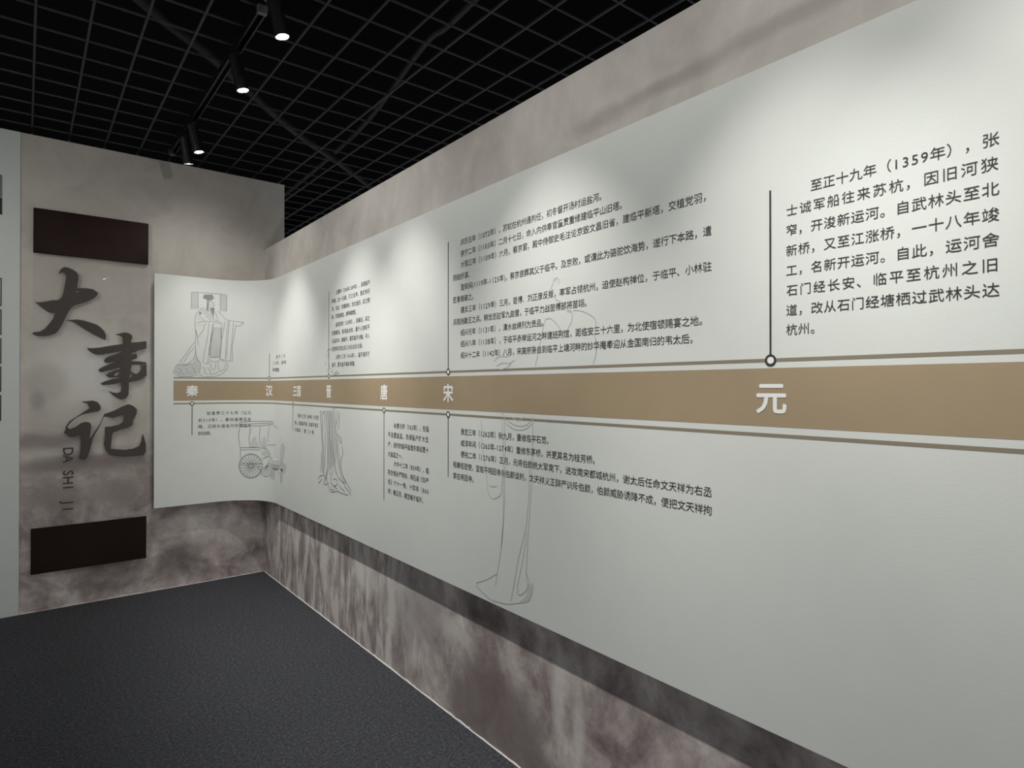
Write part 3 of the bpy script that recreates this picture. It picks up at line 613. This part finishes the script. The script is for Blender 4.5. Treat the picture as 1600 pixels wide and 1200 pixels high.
drawing('very faint drawing of a tall robed figure', TALL_L, TALL_T, 0.0036, M['faint'], M['faint_tint'])

# ------------------------------------------------------------------ title sign on the back wall
SY = 5.020
sign = thing('title_sign', 'clear acrylic title sign with dark brown end boards and brush lettering, on back wall', 'sign', (0.355, BY, EYE - 1.2))
SM = Matrix.Translation(-sign.location)
def schild(o):
    o.parent = sign; o.matrix_parent_inverse = SM; return o
def shx(z): return 0.0335 + (z - (EYE - 1.03))*0.0035      # the sign hangs very slightly out of plumb
def quadbox(g, z0, z1, y0, y1, inset=0.0):
    a, b = shx(z0) + inset, shx(z1) + inset
    wd = 0.6425 - 2*inset
    g.add([(a, y0, z0), (a+wd, y0, z0), (a+wd, y1, z0), (a, y1, z0), (b, y0, z1), (b+wd, y0, z1), (b+wd, y1, z1), (b, y1, z1)],
          [(0, 3, 2, 1), (4, 5, 6, 7), (0, 1, 5, 4), (1, 2, 6, 5), (2, 3, 7, 6), (3, 0, 4, 7)])
g = Geo(); quadbox(g, EYE - 1.2025, EYE + 1.1545, SY + 0.001, SY + 0.009)
schild(g.build('acrylic_sheet', M['acrylic'], bevel=0.0008))
for z0, z1 in ((EYE + 0.8645, EYE + 1.1545), (EYE - 1.2025, EYE - 0.9085)):
    g = Geo(); quadbox(g, z0, z1, SY - 0.005, SY + 0.0005)
    schild(g.build('end_board', M['brown']))
for z in (EYE + 1.02, EYE - 1.05):
    for dx in (0.08, 0.56):
        g = Geo(); g.box(shx(z) + dx - 0.012, shx(z) + dx + 0.012, SY + 0.009, BY, z - 0.012, z + 0.012)
        schild(g.build('standoff', M['steel']))
for nm, dat in (('大', CH_DA), ('事', CH_SHI), ('记', CH_JI)):
    g = Geo()
    for i, loops in enumerate(dat):
        yy = SY - 0.0004 - 0.00012*i
        fill(g, loops, lambda a, b: (a, yy, b))
    tag(schild(g.build('brush_character', M['brush'])), 'dark brush written character ' + nm)
g = Geo()
def down(a, b, k=0):       # text line turned a quarter clockwise, reading downwards
    return (0.200 + b, SY - 0.0006 - k, EYE - 0.402 - a)
set_line(g, 'DA SHI JI', 0.0, None, 0.0, 0.079, down, 0.016)
schild(g.build('pinyin_lettering', M['brush']))

# ------------------------------------------------------------------ white display board at the left edge
brd = thing('display_board', 'white floor-to-top display board at the left edge with small framed prints', 'display board', (-0.5, BY, 0))
BM = Matrix.Translation(-brd.location)
def bchild(o):
    o.parent = brd; o.matrix_parent_inverse = BM; return o
g = Geo(); g.box(-1.6, -0.026, BY - 0.006, BY - 0.0005, 0.0, BT - 0.001)
bchild(g.build('board_sheet', M['board']))
FY = BY - 0.0066
g = Geo(); g.box(-0.70, -0.1165, FY - 0.003, BY - 0.006, EYE + 1.194, EYE + 1.335)
bchild(g.build('grey_print', M['photo_grey']))
g = Geo(); g.box(-0.70, -0.1160, FY - 0.004, BY - 0.006, EYE + 1.085, EYE + 1.190)
bchild(g.build('black_caption_bar', M['black_print']))
for z1, z0 in ((0.686, 0.509), (0.488, 0.328), (0.307, 0.147), (0.130, -0.030), (-0.050, -0.212)):
    a, b, t_ = -0.48, -0.1155, 0.006
    g = Geo()
    g.box(a, b, FY, BY - 0.006, EYE + z0, EYE + z0 + t_); g.box(a, b, FY, BY - 0.006, EYE + z1 - t_, EYE + z1)
    g.box(a, a + t_, FY, BY - 0.006, EYE + z0 + t_, EYE + z1 - t_); g.box(b - t_, b, FY, BY - 0.006, EYE + z0 + t_, EYE + z1 - t_)
    bchild(g.build('print_outline', M['black_print']))

# ------------------------------------------------------------------ lighting tracks and spotlights
TX = 0.812
def track(y0, y1, x, label, cap0=True):
    t = thing('lighting_track', label, 'lighting track', (x, (y0+y1)/2, CZ))
    TM = Matrix.Translation(-t.location)
    g = Geo()
    g.box(x - 0.018, x - 0.012, y0, y1, CZ - 0.036, CZ - 0.002)
    g.box(x + 0.012, x + 0.018, y0, y1, CZ - 0.036, CZ - 0.002)
    g.box(x - 0.012, x + 0.012, y0, y1, CZ - 0.008, CZ - 0.002)
    o = g.build('track_channel', M['black_metal'], t); o.matrix_parent_inverse = TM
    for y in (y0, y1):
        g = Geo(); g.box(x - 0.020, x + 0.020, y - 0.012, y + 0.012, CZ - 0.039, CZ - 0.001)
        o = g.build('end_cap', M['cap_grey'], t, bevel=0.003); o.matrix_parent_inverse = TM
    return t
def spot(x, y, aim, watt, label, group=None, size=60, blend=1.0, spill=0.15, ln=0.155, r=0.030, drop=0.0):
    """cylinder spotlight hanging from the track; aim is the point its beam is centred on"""
    J = Vector((x, y, CZ - 0.058 - drop))
    t = thing('track_spotlight', label, 'spotlight', J, group)
    d = (Vector(aim) - J).normalized()
    rot = d.to_track_quat('-Z', 'Y').to_matrix().to_4x4()
    g = Geo(); g.box(-0.013, 0.013, -0.045, 0.045, 0.004 + drop, 0.0215 + drop)
    g.build('track_adapter', M['black_metal'], t, bevel=0.002)
    g = Geo(); g.lathe([(0.0, -0.010 - drop), (0.007, -0.010 - drop), (0.007, 0.010), (0.0, 0.012)], 12)
    g.build('swivel_stem', M['black_metal'], t, True)
    g = Geo()
    g.lathe([(0.0, -0.012), (r*0.86, -0.012), (r, -0.008), (r, ln), (r*0.93, ln + 0.001), (r*0.90, ln - 0.004), (r*0.88, ln - 0.010)], 36, rot)
    h = g.build('lamp_head', M['black_metal'], t)
    for p in h.data.polygons: p.use_smooth = True
    e = h.modifiers.new('edge', 'EDGE_SPLIT'); e.split_angle = R_(35)
    g = Geo(); g.lathe([(0.0, ln - 0.0035), (r*0.6, ln - 0.0035), (r*0.885, ln - 0.006)], 36, rot)
    g.build('lens', M['lens'], t)
    ld = bpy.data.lights.new('bulb', 'SPOT')
    ld.energy = watt; ld.color = WARM; ld.spot_size = R_(size); ld.spot_blend = blend
    ld.shadow_soft_size = 0.02; ld.use_soft_falloff = False
    lo = bpy.data.objects.new('bulb', ld)
    lo.location = d*(ln + 0.004); lo.rotation_euler = d.to_track_quat('-Z', 'Y').to_euler()
    link(lo, t)
    if spill:      # wide weak spill off the reflector rim
        l2 = ld.copy(); l2.name = 'reflector_spill'; l2.energy = watt*spill; l2.spot_size = R_(150)
        o2 = bpy.data.objects.new('reflector_spill', l2)
        o2.location = lo.location; o2.rotation_euler = lo.rotation_euler
        link(o2, t)
    return t

track(2.80, 4.90, TX, 'black ceiling lighting track running back to the corner, its near end capped')
track(-2.4, 2.69, TX, 'black ceiling lighting track overhead at the top edge, nearer than the capped one')
AX = PX
def aimz(z, y, dy=0.0): return (AX, y + dy, z)
spot(TX - 0.007, 2.62, aimz(0.45, 2.62), WATT, 'black cylinder spotlight cut by the top edge of the photo, nearest the camera', 'track spotlights along the timeline wall')
spot(TX - 0.007, 3.215, aimz(0.45, 3.215), WATT, 'black cylinder spotlight halfway along the capped track, hanging free of the others', 'track spotlights along the timeline wall')
spot(TX, 4.235, aimz(0.50, 4.20), WATT*0.95, 'upper one of the two overlapping black spotlights far along the track', 'track spotlights along the timeline wall')
spot(TX, 4.47, (1.32, QY - 0.03, 0.40), WATT*0.40, 'lower farthest black spotlight, its lens just above the back wall edge', 'track spotlights along the timeline wall')
for y, z, wk, dy in ((1.62, 0.42, 1.0, 0), (0.72, 0.38, 0.95, 0), (0.0, 0.75, 0.75, 0.42), (-1.0, 0.45, 1.0, 0)):
    spot(TX, y, aimz(z, y, dy), WATT*wk, 'black cylinder spotlight on the near track, above the frame', 'spotlights on the near track out of view')
track(-5.5, -4.6, 1.35, 'short black lighting track behind the camera, out of the frame')
# added narrow beam lamp on a made-up drop rod, brightens the back wall evenly
spot(1.35, -5.0, (0.35, BY, 1.65), WATT*2.3, 'added narrow-beam spotlight on a made-up drop rod behind the camera, brightening the back wall', size=31, spill=0, drop=0.83)
spot(1.35, -5.3, (WX, -5.0, 0.9), WATT*0.7, 'black spotlight on the short track behind the camera, washing the right wall')
# added unseen track whose fill lamps brighten the back wall and left board
track(0.6, 4.6, -1.25, 'added black lighting track left of the frame, carrying the fill spotlights')
for y, aim, wk in ((3.9, (-0.6, BY, 1.3), 0.15), (3.2, (0.4, BY, 1.0), 0.30)):
    spot(-1.25, y, aim, WATT*wk, 'added black fill spotlight on the added track, left of the frame', 'added fill spotlights out of view on the left', size=110, spill=0)

# ------------------------------------------------------------------ services above the open ceiling
def service(name, label, cat, pts, r, n=12):
    t = Geo()
    P = []
    for i in range(len(pts)-1):
        p0 = Vector(pts[max(i-1, 0)]); p1 = Vector(pts[i]); p2 = Vector(pts[i+1]); p3 = Vector(pts[min(i+2, len(pts)-1)])
        for k in range(6):
            u = k/6
            P.append(0.5*((2*p1) + (p2-p0)*u + (2*p0-5*p1+4*p2-p3)*u*u + (3*p1-p0-3*p2+p3)*u**3))
    P.append(Vector(pts[-1]))
    t.tube(P, r, n)
    return tag(t.build(name, M['duct'], None, True), label, cat)
service('flexible_duct', 'dusty grey flexible duct running diagonally above the black ceiling grid', 'duct',
        [(-0.2, 3.1, 3.52), (0.55, 3.78, 3.46), (0.9, 4.15, 3.5), (1.6, 4.8, 3.46), (2.4, 5.55, 3.52), (3.4, 6.4, 3.5)], 0.034)
service('conduit_pipe', 'thin grey conduit pipe above the grid toward the right wall', 'pipe',
        [(1.95, 1.6, 3.70), (2.02, 3.1, 3.66), (2.02, 3.5, 3.66), (2.3, 5.2, 3.7), (2.4, 8.0, 3.7)], 0.022)
